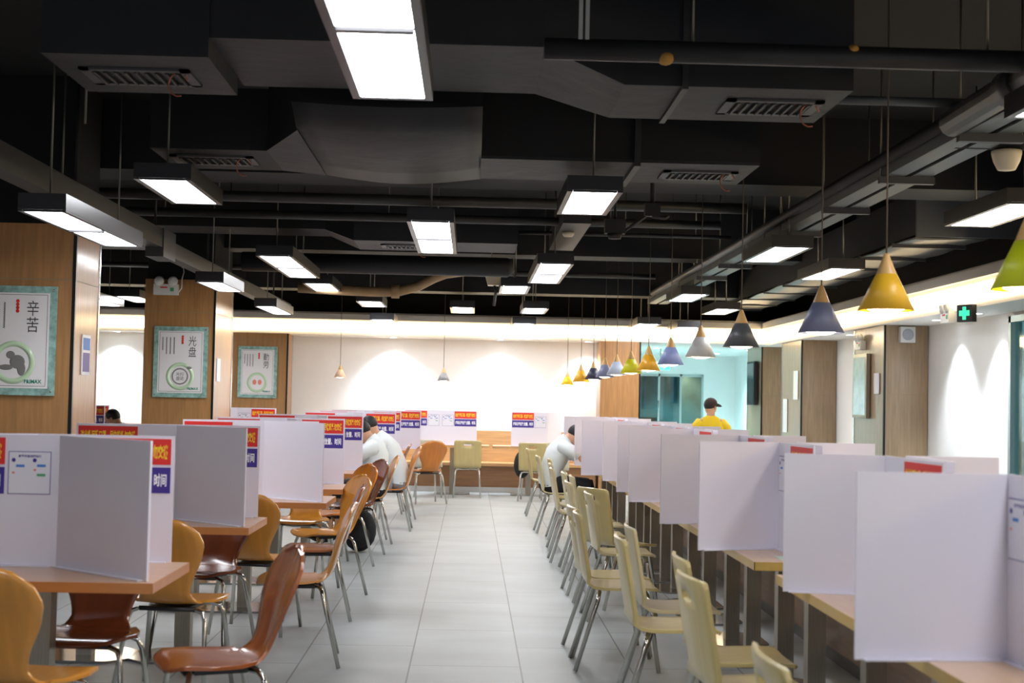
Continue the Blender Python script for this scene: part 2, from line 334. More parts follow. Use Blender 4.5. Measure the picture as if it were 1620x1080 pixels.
# left trunking
d = thing('cable_trunking', 'long grey rectangular trunking running away above the left columns', 'trunking', (-2.8, 0, 2.74))
part('duct_box', MB().box(-.07, 3.5, -.02, .07, 12.6, .14), pipe_m, d); part('duct_box', MB().box(-.06, 12.9, -.06, .06, 21.5, .08), pipe_m, d)
part('elbow', MB().box(-.08, 12.5, -.1, .08, 13.0, .15), tray_dark, d)
for k in range(7): part('hanger', MB().tube([(0, 5+k*2.5, .1), (0, 5+k*2.5, 1.01)], .012, 6), black_m, d)
d = thing('cable_tray', 'long pale grey twin cable tray running away on cross brackets, right of the square lights', 'cable tray', (2.8, 0, 2.95))
part('tray', MB().box(-.14, 6.9, 0, -.02, 21.5, .012).box(-.15, 6.9, 0, -.137, 21.5, .1), tray_m, d)
part('tray', MB().box(.02, 6.9, 0, .14, 21.5, .012).box(.137, 6.9, 0, .15, 21.5, .1), tray_m, d)
part('cable_bundle', MB().tube([(-.19, 5, .09), (-.19, 21, .09)], .04, 10), black_m, d)
for k in range(8):
    y = 7.6+k*1.5
    part('bracket', MB().box(-.18, y, -.045, .18, y+.05, 0), tray_dark, d)
    part('hanger', MB().tube([(-.17, y+.02, 0), (-.17, y+.02, .8)], .006, 6).tube([(.17, y+.02, 0), (.17, y+.02, .8)], .006, 6), rod_m, d)
p = thing('drain_pipe', 'thick dark pipe with joints beside the near end of the pale cable tray', 'pipe', (2.58, 0, 3.0))
part('pipe', MB().tube([(0, 3.5, .06), (0, 7.6, .0)], .075, 14), pipe_m, p); part('joint', MB().tube([(0, 6.6, .01), (0, 6.8, .01)], .09, 14), pipe_m, p); part('joint', MB().tube([(0, 5.6, .03), (0, 5.75, .03)], .09, 14), pipe_m, p)
single('smoke_detector', MB().lathe([(.001, 0), (.05, 0), (.075, .05), (.085, .09), (.085, .11), (.001, .11)]), cream_plastic, 'cream conical smoke detector near the top right corner of the view', 'smoke detector', loc=(3.05, 8.05, 2.83))
single('smoke_detector_pipe', MB().tube([(2.75, 8.05, 2.99), (4.4, 8.05, 2.99)], .045, 10), pipe_m, 'short dark pipe above the cream smoke detector at the right', 'pipe')
d = thing('ceiling_bracket', 'black jointed metal bracket with a small mount hanging near the centre right', 'bracket', (1.38, 11.0, 2.9))
part('post', MB().box(-.06, -.04, 0, .06, .04, .1).tube([(.0, 0, .1), (0, 0, .8)], .02, 8), black_m, d)
part('arm', MB().tube([(0, 0, 0), (.1, 0, -.01), (.13, 0, .01)], .014, 8).tube([(-.05, 0, 0), (-.22, .1, -.12)], .012, 8), pipe_m, d)
part('mount', MB().box(-.36, .05, -.13, -.2, .15, -.02).tube([(-.28, .1, -.02), (-.28, .1, .8)], .012, 8).lathe([(.001, -.17), (.05, -.17), (.06, -.13), (.001, -.13)], (-.28, .1, 0)), black_m, d)
t = thing('hanger_strap', 'pair of pale perforated metal straps high above the aisle, right of the nearest light', 'strap', (.47, 6.3, 3.08))
part('strap', MB().box(-.024, -.003, -.01, -.006, .003, .67), tray_bright, t); part('strap', MB().box(.006, -.003, -.01, .024, .003, .67), tray_bright, t)
p = thing('ceiling_pipe', 'short grey pipe running right from the end of the nearest duct', 'pipe', (0, 7.5, 3.09)); part('pipe', MB().tube([(1.86, 0, 0), (2.62, 0, 0)], .025, 10), tray_m, p)
# loose hanger rods and a conduit high at left
for i, (x, y, z, lb) in enumerate(((-2.2, 8.0, 2.95, 'thin steel hanger rod ending left of the near suspended light'), (-2.78, 9.6, 2.75, 'thin dark hanger rod left of the slanting trunking'), (-1.95, 7.0, 3.1, 'short steel rod stub at the top left'))):
    single('hanger_rod', MB().tube([(0, 0, 0), (.0, 0, CZ-z)], .008, 6), rod_m, lb, 'rod', loc=(x, y, z))
# ---------------------------------------------------------------- suspended panel lights
def panel_light_thing(X, Y0, Z, L, label, n=1, k_=1):
    t = thing('panel_light', label, 'ceiling light', (X, Y0, Z), 0, 'suspended rectangular panel lights')
    hw = .175*k_; q = .138*k_
    part('housing', MB().box(-hw, 0, .004, hw, L, .095), housing_m, t)
    s = L/n
    for k in range(n):
        part('diffuser', MB().box(-q, k*s+.025, -.004, q, (k+1)*s-.025, .003), panel_light, t)
    part('frame_lip', MB().box(-hw, 0, -.008, -q-.002, L, .003).box(q+.002, 0, -.008, hw, L, .003).box(-q, 0, -.008, q, .03, .003).box(-q, L-.03, -.008, q, L, .003), housing_m, t)
    if n > 1: part('seam_bar', MB().box(-q, s-.022, -.016, q, s+.022, .003), housing_m, t)
    for y in (.15, L-.15): part('rod', MB().tube([(0, y, .095), (0, y, CZ-Z)], .007, 6), rod_m, t)
LIGHTS = [
 (-.37, 3.84, 2.76, 2.36, 2, 'largest nearest suspended twin-panel light at the top of the view'),
 (.75, 8.85, 2.77, 1.12, 1, 'suspended light just right of the aisle centre, below the second duct'),
 (-.33, 10.5, 2.76, 2.3, 2, 'twin-panel suspended light left of the aisle centre, above the third duct'),
 (.78, 13.5, 2.76, 2.3, 2, 'twin-panel suspended light beneath the narrow duct with the smoke detector'),
 (.49, 16.4, 2.77, 1.2, 1, 'small suspended light beside the cream junction box'),
 (-.15, 20.0, 2.74, 1.3, 1, 'small suspended light in the middle above the white back wall'),
 (.84, 18.9, 2.68, 1.2, 1, 'suspended light under the far twin-panel light, right of centre'),
 (.76, 20.9, 2.58, 1.1, 1, 'farthest suspended light right of centre, just above the cove strip'),
 (-1.92, 8.72, 2.76, 1.12, 1, 'suspended light at the left in front of the second duct grille'),
 (-2.41, 7.95, 2.45, 1.85, 2, 'twin-panel suspended light in front of the nearest wood column'),
 (-1.88, 13.4, 2.76, 2.4, 2, 'long suspended light left of centre, beyond the third duct'),
 (-1.83, 16.7, 2.77, 1.3, 1, 'suspended light left of the beige flexible duct'),
 (-2.46, 16.9, 2.5, 1.6, 1, 'suspended light above the far wood column poster'),
 (-1.38, 18.9, 2.72, 1.1, 1, 'suspended light just below the beige flexible duct'),
 (-1.32, 20.7, 2.58, 1.1, 1, 'lowest far suspended light just above the cove strip, left of centre'),
 (-2.48, 13.4, 2.5, 1.2, 1, 'suspended light beside the top of the middle wood column'),
 (-4.75, 19.6, 2.76, 1.2, 1, 'suspended light half hidden left of the middle wood column'),
 (-5.1, 18.6, 2.66, 1.6, 1, 'suspended light seen just right of the nearest wood column edge'),
 (2.62, 11.6, 2.76, 1.3, 1, 'suspended light between the cable tray and the mustard pendant'),
 (3.55, 13.4, 2.77, 1.3, 1, 'suspended light behind the slate blue pendant'),
 (3.55, 8.9, 2.77, 1.2, 1, 'large suspended light at the right edge above the metal duct end'),
 (2.53, 5.05, 2.76, 1.2, 1, 'suspended light cut by the top right edge of the view'),
 (2.67, 17.0, 2.77, 1.3, 1, 'suspended light between the white pendant and the cable tray'),
 (3.5, 19.4, 2.76, 1.2, 1, 'suspended light above the dark grey pendant near the right cove'),
 (2.57, 20.6, 2.6, 1.2, 1, 'far suspended light left of the white pendant'),
 (3.2, 20.9, 2.58, 1.1, 1, 'far low suspended light touching the cove glow near the white pendant'),
 (-1.9, 1.5, 2.76, 1.2, 1, 'added unseen suspended light over the nearest left table, above the view'),  # this and the two below: unseen lamps added to light the near desks
 (1.8, 1.0, 2.76, 2.4, 2, 'added unseen suspended twin light over the nearest right table, above the view'),
 (3.6, 3.6, 2.76, 1.2, 1, 'added unseen suspended light right of the view beside the near right wall'),
]
for X, Y, Z, L, n, lb in LIGHTS: panel_light_thing(X, Y, Z, L, lb, n, .76 if abs(X+2.45) < .1 else 1)
# ---------------------------------------------------------------- pendants
def pendant(X, Y, z, s, colname, col, label, zc=CZ, grp='cone pendants over the right tables'):
    t = thing('pendant_lamp', label, 'pendant lamp', (X, Y, z), 0, grp)
    m = mat('shade '+colname, col, .4)
    part('lamp_shade', MB().lathe([(.128*s, 0), (.13*s, .0), (.048*s, .17*s), (.044*s, .17*s), (.122*s, .004)], n=32), m, t)
    part('cap', MB().lathe([(.048*s, .168*s), (.012*s, .262*s), (.006, .268*s), (.001, .268*s)], n=24), tip_m, t)
    part('bulb', MB().ell((0, 0, .024*s), (.098*s, .098*s, .036*s)), bulb_m, t)
    part('cord', MB().tube([(0, 0, .265*s), (0, 0, zc-z)], .004, 6), cord_m, t)
SL = (124, 130, 160)
for X, Y, z, s, cn, c, lb in (
 (1.93, 4.88, 1.87, 1, 'lime', (196, 204, 30), 'lime green cone pendant cut by the right edge of the view'),
 (1.92, 6.55, 1.90, 1, 'mustard', (222, 172, 40), 'largest mustard yellow cone pendant with pale wooden tip'),
 (1.95, 7.9, 1.86, 1, 'slate', SL, 'slate blue cone pendant right of the dark grey one'),
 (1.92, 10.1, 1.86, 1, 'charcoal', (78, 80, 84), 'dark grey cone pendant between the white and slate blue ones'),
 (1.92, 11.9, 1.84, 1, 'white', (206, 206, 206), 'white cone pendant just left of the dark grey one'),
 (1.92, 13.7, 1.82, 1, 'periwinkle', (140, 152, 200), 'periwinkle blue cone pendant above the green exit sign'),
 (1.92, 15.4, 1.80, 1, 'amber', (226, 166, 40), 'amber cone pendant overlapping the wooden pier'),
 (1.92, 17.1, 1.80, 1, 'limeyellow', (214, 210, 30), 'yellow-green cone pendant in front of the wooden pier'),
 (1.87, 18.3, 1.80, 1, 'palegrey', (190, 200, 222), 'pale blue-white cone pendant left of the yellow-green one'),
 (1.84, 19.6, 1.79, 1, 'slate', SL, 'blue grey cone pendant at the left edge of the wooden pier'),
 (1.82, 21.2, 1.78, 1, 'navy', (52, 56, 76), 'small navy cone pendant in the far row beside the pier'),
 (1.65, 21.4, 1.74, 1, 'amber', (226, 166, 40), 'small ochre cone pendant left of the navy one')):
    pendant(X, Y, z, s, cn, c, lb)
for px, s, z, cn, c, lb in ((540, .72, 1.74, 'creamshade', (232, 196, 160), 'tiny cream cone pendant before the back wall, left of the grey one'), (703, .75, 1.72, 'midgrey', (150, 150, 154), 'tiny grey cone pendant hanging before the middle of the white back wall'), (899, .74, 1.70, 'sunny', (240, 196, 30), 'tiny bright yellow cone pendant before the right of the back wall')):
    pendant((px-747)/2250*21.9, 21.9, z, s, cn, c, lb, grp='small pendants before the back wall')
# ---------------------------------------------------------------- downlights
def downlight(X, Y, label, e=L_DOWN, col=(.86, .94, 1), ang=58, lz=-.01, tilt=(0, 0)):
    t = thing('downlight', label, 'downlight', (X, Y, LOW), 0, 'recessed downlights')
    part('trim_ring', MB().lathe([(.05, -.004), (.065, -.004), (.065, 0)], n=20), white_plastic, t)
    part('lens', MB().lathe([(.001, -.003), (.052, -.003), (.052, 0)], n=20), down_m, t)
    l = bpy.data.lights.new('downlight_beam', 'SPOT'); l.energy = e; l.color = col; l.spot_size = math.radians(ang); l.spot_blend = 1; l.shadow_soft_size = .05
    o = bpy.data.objects.new('beam', l); C.objects.link(o); o.parent = t; o.location = (0, 0, -.02); o.rotation_euler = (tilt[0], tilt[1], 0)
for X, lb in ((-1.25, 'left of the pair washing the back wall'), (.45, 'right of the pair washing the back wall'), (-4.3, 'added to brighten the back wall just left of the middle wood column'), (-5.6, 'washing the back wall at the far left'), (1.85, 'beside the wooden pier at the back'), (3.6, 'over the far glass door passage')):  # the one left of the middle column is added to brighten the wall
    downlight(X, 22.6, 'recessed downlight '+lb, e=150 if X < 1 else 60, ang=112, tilt=(math.radians(4), 0), col=(.75, .88, 1))
for Y, lb in ((13.9, 'over the white right wall, nearest the exit sign'), (15.1, 'over the white right wall, further from the exit sign'), (16.6, 'above the speaker on the right column'), (18.6, 'above the far right column recess'), (21.6, 'above the farthest right column')):
    downlight(4.98, Y, 'recessed downlight '+lb, e=150, ang=92, tilt=(0, math.radians(-4)), col=(.8, .9, 1))
for X, Y, lb in ((3.2, 24.6, 'nearest on the left in the far passage'), (4.0, 24.6, 'middle in the far passage'), (4.8, 24.6, 'right in the far passage'), (3.6, 26.6, 'deep left in the far passage'), (4.6, 26.6, 'deep right in the far passage'), (4.1, 29.4, 'added behind the far glass door to brighten the lobby')):  # the last one is an added lamp that lifts the lobby brightness
    downlight(X, Y, 'recessed downlight '+lb, e=190, col=(.5, .9, 1), ang=125)
# ---------------------------------------------------------------- columns
def column(X0, X1, Y0, Y1, ztop, label, side=1, seams=(1.6,), zfull=CZ):
    t = thing('wood_column', label, 'column', ((X0+X1)/2, (Y0+Y1)/2, 0)); w = (X1-X0)/2; d = (Y1-Y0)/2
    part('core', MB().box(-w+.02, -d+.02, 0, w-.02, d-.02, zfull), black_ceil, t)
    part('cladding', MB().box(-w, -d, 0, w, d, ztop), col_wood if side > 0 else wood('greyish oak veneer', (156, 130, 100), rough=.38), t)
    xs = w*side
    part('corner_trim', MB().box(xs-.012, -d-.006, 0, xs+.012, -d+.022, ztop), trim_dark, t)
    part('corner_trim', MB().box(xs-.006 if side > 0 else xs-.006, d-.03, 0, xs+.006, d+.004, ztop), chrome, t)
    for z in seams: part('seam_strip', MB().box(-w-.003, -d-.003, z, w+.003, d, z+.008), seam_m, t)
    return t
trim_dark = mat('dark bronze corner trim', (40, 38, 36), .3, .6); seam_m = mat('pale seam', (150, 130, 104), .5, .2)
column(-4.1, -2.9, 10.4, 11.1, 2.66, 'nearest wood-clad column at the left edge with a poster', seams=(2.25,))
column(-3.67, -2.89, 16.0, 17.2, 2.72, 'middle wood-clad column at the left with the emergency light', seams=(2.35,))
column(-3.68, -2.84, 22.0, 22.6, 2.4, 'far wood-clad column at the back wall with the smallest poster', seams=(2.3,), zfull=2.4)
column(2.02, 2.64, 22.25, 22.95, 2.4, 'wood-clad pier behind the small pendants where the back wall ends', side=1, seams=(), zfull=2.4)
column(4.74, 5.24, 16.2, 17.5, 2.4, 'right wood-clad column with the square speaker', side=-1, zfull=2.4)
column(4.74, 5.24, 20.3, 21.6, 2.4, 'right wood-clad column beyond the one with the speaker', side=-1, zfull=2.4)
column(4.74, 5.24, 23.1, 24.3, 2.4, 'farthest right wood-clad column at the passage', side=-1, zfull=2.4)
# ---------------------------------------------------------------- posters
def poster(X, Y, z0, title, kind, label, w=.6, h=.79):
    t = thing('framed_poster', label, 'poster', (X, Y, z0))
    part('board', MB().box(-w/2, -.02, 0, w/2, -.004, h), teal_m, t)
    part('paper', MB().box(-w/2+.05, -.022, .05, w/2-.05, -.0205, h-.05), sheet_m, t)
    mb = MB(); a, b_, c, d = -w/2+.065, w/2-.065, .065, h-.065
    mb.box(a, -.0235, c, b_, -.0225, c+.003).box(a, -.0235, d, b_, -.0225, d+.003).box(a, -.0235, c, a+.003, -.0225, d).box(b_-.003, -.0235, c, b_, -.0225, d)
    part('border_line', mb, ink_m, t)
    link('title_lettering', text_mesh(title, .085, .23, ink_m, .0, True), t, (.13, -.0245, h-.22))
    link('logo_lettering', text_mesh('PRIMAX', .125, .028, logo_m, .03), t, (.145, -.0245, .1))
    for k in range(4): part('seal_disc', MB().ell((.02, -.0245, h-.11-k*.024), (.013, .002, .013)), red_m, t)
    for i in range(4):
        x = -.20+i*.042; n = 14 if i else 11
        pts = [(x+(.005 if j % 2 else -.004), h-.12-j*.007) for j in range(n*2)]
        part('text_column', MB().prism([(a-.004, b) for a, b in pts]+[(a+.004, b) for a, b in pts[::-1]], -.0245, -.0225), ink_m, t)
    part('ring', MB().lathe([(.155, -.0225), (.155, -.024), (.115, -.024), (.115, -.0225)], (.0, 0, .235), 40, Matrix.Rotation(PI/2, 4, 'X') @ Matrix.Scale(-1, 4, (0, 0, 1)) @ Matrix.Translation((0, 0, .0))), pale_green, t)
    mb = MB()
    if kind == 1:      # a bent farmer drawing
        mb.ell((-.02, -.024, .29), (.032, .002, .028)).ell((.03, -.024, .24), (.055, .002, .05)).ell((-.05, -.024, .2), (.05, .002, .02)).ell((.06, -.024, .19), (.03, .002, .05)).ell((-.1, -.024, .2), (.03, .002, .015))
    elif kind == 2:
        for k in range(40):
            a0 = k*2*PI/40; mb.box(.085*math.cos(a0)-.007, -.026, .235+.085*math.sin(a0)-.007, .085*math.cos(a0)+.007, -.024, .235+.085*math.sin(a0)+.007)
        mb.ell((.1, -.024, .33), (.03, .002, .015))
    else:
        mb.ell((-.04, -.024, .24), (.03, .002, .04)).ell((.04, -.024, .24), (.03, .002, .04))
    part('illustration', mb, mat('grey sketch ink', (124, 122, 118), .5) if kind < 3 else pink_m, t)
    if kind == 2: link('plate_lettering', text_mesh('光行\n盘动', .085, .09, ink_m, .0), t, (0, -.0265, .235))
    for sx in (-1, 1):
        for z in (.03, h-.03): part('stud', MB().ell((sx*(w/2-.025), -.024, z), (.008, .006, .008)), chrome, t)
poster(-3.31, 10.39, 1.41, '辛苦', 1, 'large framed poster with two big characters and a drawn farmer on the nearest column')
poster(-3.25, 15.99, 1.40, '光盘', 2, 'framed poster with a drawn round plate on the middle left column')
poster(-3.29, 21.99, 1.40, '勤劳', 3, 'small framed poster with a reddish drawing on the far column')
def sheet_notice(X, Y, z, w, h, label, rz, m=notice_m, art=True):
    t = thing('wall_notice', label, 'notice', (X, Y, z), rz)
    part('sheet', MB().box(-w/2, -.01, -h/2, w/2, -.002, h/2), m, t)
    if art: part('print_band', MB().box(-w/2+.02, -.012, h*.12, w/2-.02, -.0105, h*.42), sky_m, t); part('print_block', MB().box(-w/2+.02, -.012, -h*.42, w/2-.02, -.0105, h*.05), purple_m, t)
    return t
sheet_notice(-2.9, 10.75, 1.72, .22, .3, 'blue and white notice sheet on the side of the nearest wood column', PI/2)
sheet_notice(-2.89, 16.3, 1.72, .2, .26, 'pale notice sheet on the side of the middle wood column', PI/2, art=False)
t = thing('framed_poster', 'tall silvery framed board on the lit side of the right speaker column', 'poster', (4.735, 17.02, 1.32), -PI/2)
part('board', MB().box(-.34, -.05, 0, .26, -.006, .77), steel, t); part('paper', MB().box(-.3, -.053, .04, .22, -.0505, .73), mat('grey photo paper', (176, 160, 150), .25, coat=1, var=.3, vscale=9), t)
sheet_notice(4.735, 16.48, 1.73, .2, .24, 'small white notice beside the silvery board on the right column', -PI/2, art=False)
sheet_notice(4.735, 20.62, 1.75, .28, .42, 'upper white notice on the side of the second right column', -PI/2, white_plastic, False)
sheet_notice(4.735, 21.3, 1.3, .28, .5, 'lower white notice on the side of the second right column', -PI/2, white_plastic, False)
# ---------------------------------------------------------------- fittings
def emergency(X, Y, z, rz, label, s=1):
    t = thing('emergency_light', label, 'emergency light', (X, Y, z), rz)
    part('body', MB().box(-.135*s, -.07, -.06*s, .135*s, -.002, .06*s), white_plastic, t)
    for sx in (-1, 1):
        part('lamp_head', MB().lathe([(.001, 0), (.045*s, .0), (.055*s, .02), (.05*s, .06), (.001, .07)], (sx*.075*s, -.03, .1*s), 18, Matrix.Rotation(PI/2+.2, 4, 'X')), white_plastic, t)
    part('indicator', MB().box(.05, -.073, -.02, .09, -.0705, .02), green_m, t)
    part('print', MB().box(-.06, -.073, .015, .02, -.0705, .03), red_m, t)
    return t
t = emergency(-3.43, 16.0, 2.6, 0, 'white twin-head emergency light on the top of the middle left column')
part('cable', MB().tube([(.13, -.03, -.04), (.17, -.03, .02), (.17, -.03, .12), (.19, -.03, .2), (.18, -.03, .26)], .006, 6).lathe([(.001, 0), (.02, 0), (.02, .03), (.001, .03)], (.18, -.02, .25), 12), white_plastic, t)
emergency(4.74, 17.1, 2.2, -PI/2, 'twin-head emergency light on the side of the right speaker column', .9)
emergency(4.66, 13.7, 2.34, -PI/2, 'twin-head emergency light on the right cove beside the green cross-shaped sign', .9)
t = thing('exit_sign', 'green lit sign on the right cove beside the emergency light', 'sign', (4.58, 13.05, 2.34), -PI/2+.5)
part('body', MB().box(-.09, -.03, -.08, .09, .03, .08), black_m, t)
part('symbol', MB().box(-.02, -.034, -.06, .02, -.031, .06).box(-.06, -.034, -.025, .06, -.031, .025), exit_green, t)
t = thing('exit_sign', 'green lit exit sign hanging before the far glass door', 'sign', (3.3, 24.8, 2.1))
part('body', MB().box(-.16, -.03, -.07, .16, .0, .07), exit_green, t)
part('symbol', MB().box(-.1, -.034, -.035, -.04, -.031, .04).box(0, -.034, -.012, .1, -.031, .012).prism([(.06, -.04), (.12, 0), (.06, .04)], -.034, -.031), exit_white, t)
part('rod', MB().tube([(0, 0, .07), (0, 0, .3)], .006, 6), rod_m, t)
t = thing('wall_speaker', 'square white speaker high on the front of the right column', 'speaker', (4.98, 16.2, 2.29))
part('case', MB().box(-.085, -.09, -.09, .085, -.002, .09), white_plastic, t)
part('cone', MB().lathe([(.001, 0), (.05, .0), (.06, .006), (.066, .0)], (0, -.092, 0), 24, Matrix.Rotation(PI/2, 4, 'X')), mat('light grey mesh', (170, 176, 184), .6), t)
# ---------------------------------------------------------------- glazing
def glazed(name, label, x0, x1, z1, Y, n, kind=None):
    t = link(name, None, None, (0, Y, 0)); t['kind'] = 'structure'
    mb = MB()
    for k in range(n+1): x = x0+(x1-x0)*k/n; mb.box(x-.02, -.03, 0, x+.02, .03, z1)
    mb.box(x0, -.03, z1-.05, x1, .03, z1).box(x0, -.03, 0, x1, .03, .06); part('frame', mb, steel_cool, t)
    for k in range(n):
        a = x0+(x1-x0)*k/n; part('pane', MB().box(a+.02, -.005, .06, x0+(x1-x0)*(k+1)/n-.02, .005, z1-.05), glass, t)
    return t
steel_cool = mat('cool brushed aluminium', (178, 196, 198), .35, .7)
g = glazed('door_1', '', 3.3, 4.6, 2.03, 28.22, 3)
part('handle', MB().tube([(3.72, -.06, .9), (3.72, -.06, 1.5)], .015, 8), chrome, g)
struct('wall_lobby', MB().box(2.9, 30.6, 0, 5.2, 30.7, 2.6).box(2.9, 28.3, 0, 2.95, 30.6, 2.6).box(5.15, 28.3, 0, 5.2, 30.6, 2.6).box(2.9, 28.3, 2.5, 5.2, 30.7, 2.6), mat('dark teal lobby wall', (128, 166, 172), .6, var=.5, vscale=2))
t = thing('lobby_cabinet', 'grey shelving unit seen dimly behind the far glass door', 'cabinet', (3.9, 30.3, 0))
part('body', MB().box(-.5, -.2, 0, .1, .2, 1.3), mat('grey green cabinet', (96, 120, 120), .6), t); part('shelf_front', MB().box(-.45, -.22, .3, .05, -.2, .34).box(-.45, -.22, .7, .05, -.2, .74).box(-.45, -.22, 1.1, .05, -.2, 1.14), black_m, t)
g = link('window_1', None, None, (RX, 0, 0)); g['kind'] = 'structure'
mb = MB()
for y in (10.62, 12.1, 13.62): mb.box(-.05, y-.03, 0, .05, y+.03, 2.36)
mb.box(-.05, 10.6, 2.3, .05, 13.66, 2.36); part('frame', mb, steel_cool, g)
part('pane', MB().box(-.006, 10.65, 0, .006, 13.6, 2.3), glass, g)
struct('wall_outer', MB().box(RX+1.2, 9, 0, RX+1.3, 16, 2.8).box(RX+.1, 9, 2.7, RX+1.3, 16, 2.8), mat('pale green corridor wall', (190, 216, 200), .8))
t = thing('door_leaf', 'dark narrow door leaf standing open at the far right of the passage', 'door', (5.14, 25.6, 0))
part('leaf', MB().box(-.05, -.35, 0, .0, .35, 2.05), black_m, t); part('handle', MB().tube([(-.07, -.2, 1.0), (-.07, -.2, 1.15)], .012, 8), chrome, t)
t = thing('wall_display', 'black wall display seen edge-on beside the farthest right column', 'display', (4.72, 23.6, 1.55), 0)
part('case', MB().box(-.07, -.3, -.1, -.01, .3, .62), black_m, t); part('screen', MB().box(-.074, -.27, -.07, -.0705, .27, .59), mat('dark glass screen', (30, 34, 38), .1), t)
# ---------------------------------------------------------------- right-hand low bench
t = thing('bench_partition', 'long low wooden bench with dark skirting running away behind the right tables', 'bench', (0, 0, 0))
part('seat_base', MB().box(2.08, 2.2, .08, 2.5, 18.2, .4), low_wood, t); part('seat_board', MB().box(2.04, 2.2, .4, 2.55, 18.2, .45), low_wood, t)
part('back_panel', MB().box(2.5, 2.2, .45, 2.58, 18.2, .95), low_wood, t); part('skirting', MB().box(2.1, 2.2, 0, 2.48, 18.2, .08), mat('grey metal skirting', (90, 88, 84), .4, .4), t)
# ---------------------------------------------------------------- tables
def table(X, Y, w, d, along, tm, em, label, group, posts=((-.3, 0), (.3, 0))):
    t = thing('dining_table', label, 'table', (X, Y, 0), 0, group)
    link('tabletop', cm('tabletop%.2f%.2f' % (w, d), lambda: MB().box(-w/2+.002, -d/2+.002, .712, w/2-.002, d/2-.002, .7502), tm), t)
    link('edge_band', cm('edge_band%.2f%.2f' % (w, d), lambda: MB().box(-w/2, -d/2, .712, w/2, -d/2+.004, .7495).box(-w/2, d/2-.004, .712, w/2, d/2, .7495).box(-w/2, -d/2, .712, -w/2+.004, d/2, .7495).box(w/2-.004, -d/2, .712, w/2, d/2, .7495), em), t)
    for px, py in posts:
        link('post', cm('post', lambda: MB().box(-.042, -.042, .012, .042, .042, .712), steel), t, (px, py, 0))
        hx, hy = (.27, .22) if along == 'x' else (.2, .26)
        c = .1
        poly = [(-hx, -hy+c), (-hx+c, -hy), (hx-c, -hy), (hx, -hy+c), (hx, hy-c), (hx-c, hy), (-hx+c, hy), (-hx, hy-c)]
        link('base_plate', cm('base_plate'+along, lambda: MB().prism_z(poly, .002, .014), plate_m), t, (px, py, 0))
    return t
LROWS = [(5.62, 0, -1.22), (7.87, 0, -1.2), (9.7, .22, -1.06), (11.1, .2, -1.0), (13.3, .2, -1.02), (16.0, .32, -.85), (17.6, .32, -.87), (19.3, .3, -.68)]
ORD = ['nearest', 'second', 'third', 'fourth', 'fifth', 'sixth', 'seventh', 'eighth', 'ninth', 'tenth']
for i, (y, dx, xe) in enumerate(LROWS):
    table(-1.75+dx, y, 1.2, .68, 'x', top_left, edge_left, '%s table from the camera in the left row beside the aisle' % ORD[i], 'left row of tables', ((-.33, .05), (.09 if i == 0 else .2-dx*.8, .05)))
# ---------------------------------------------------------------- folding dividers
PH = .52
def notice_part(root, P, a, off, wn):
    T = lambda x, z: (P[0]+math.cos(a)*x+.0062*math.sin(a), P[1]+math.sin(a)*x-.0062*math.cos(a), z)
    link('notice_sheet', cm('notice_sheet', lambda: MB().box(-.085, -.001, -.085, .085, 0, .085), purple_m), root, T(off, .37), a)
    s = link('notice_paper', cm('notice_paper', lambda: MB().box(-.082, -.002, -.082, .082, -.001, .082), notice_m), root, T(off, .37), a)
    link('notice_lettering', text_mesh('就餐申报流程指引', .09, .011, blue_m, .02), s, (0, -.0028, .066))
    if wn > 3 and wn != 9: return
    bar = lambda: MB().box(-.017, -.001, -.005, .017, 0, .005)
    for x, z, m in ((-.037, .027, sky_m), (.047, .029, sky_m), (.047, -.008, green_m)): link('notice_bar', cm('notice_bar', bar, m), s, (x, -.0022, z))
    for x, z in ((-.064, .05), (.02, .05)): link('notice_disc', cm('notice_disc', lambda: MB().ell((0, 0, 0), (.008, .0006, .008)), blue_m), s, (x, -.0026, z))
    for x, z in ((-.064, 0), (.022, .012)): link('notice_mark', cm('notice_mark', lambda: MB().box(-.005, -.001, -.004, .005, 0, .004), pink_m), s, (x, -.0022, z))
def divider(pts, prints, z, label, group, near=9):
    """pts: plan polyline (x,y) left to right seen from the printed side; prints: per panel None/'end'/'start'"""
    F = pts[1]; root = thing('table_divider', label, 'divider', (F[0], F[1], z), 0, group)
    for k in range(len(pts)-1):
        P = (pts[k][0]-F[0], pts[k][1]-F[1]); Q = (pts[k+1][0]-F[0], pts[k+1][1]-F[1])
        w = math.hypot(Q[0]-P[0], Q[1]-P[1]); a = math.atan2(Q[1]-P[1], Q[0]-P[0]); wr = round(w, 2)
        link('panel', cm('panel%.2f' % wr, lambda: MB().box(0, -.005, .001, wr, .005, PH), white_board), root, (P[0], P[1], 0), a)
        link('foot', cm('foot%.2f' % wr, lambda: MB().box(.02, -.03, .0005, wr-.02, -.005, .005), white_board), root, (P[0], P[1], 0), a)
        pr = prints[k]
        if pr:
            bw = .33; c0 = (w-bw/2-.012) if pr == 'end' else bw/2+.012
            T = lambda x, zz: (P[0]+math.cos(a)*x+.0064*math.sin(a), P[1]+math.sin(a)*x-.0064*math.cos(a), zz)
            r = link('red_banner', cm('red_banner', lambda: MB().box(-.165, -.0012, -.053, .165, .0012, .053), red_m), root, T(c0, .455), a)
            link('banner_lettering', text_mesh('进出餐厅戴口罩、尽快就餐勿交谈', .305, .06, yel_txt, .03), r, (0, -.002, 0))
            r = link('indigo_banner', cm('indigo_banner', lambda: MB().box(-.165, -.0012, -.053, .165, .0012, .053), blue_m), root, T(c0, .338), a)
            link('banner_lettering', text_mesh('扫码记录就餐位置、时间', .3, .056, wht_txt, .03), r, (0, -.002, 0))
            notice_part(root, P, a, (w-bw-.012-.1) if pr == 'end' else bw+.012+.1, near)
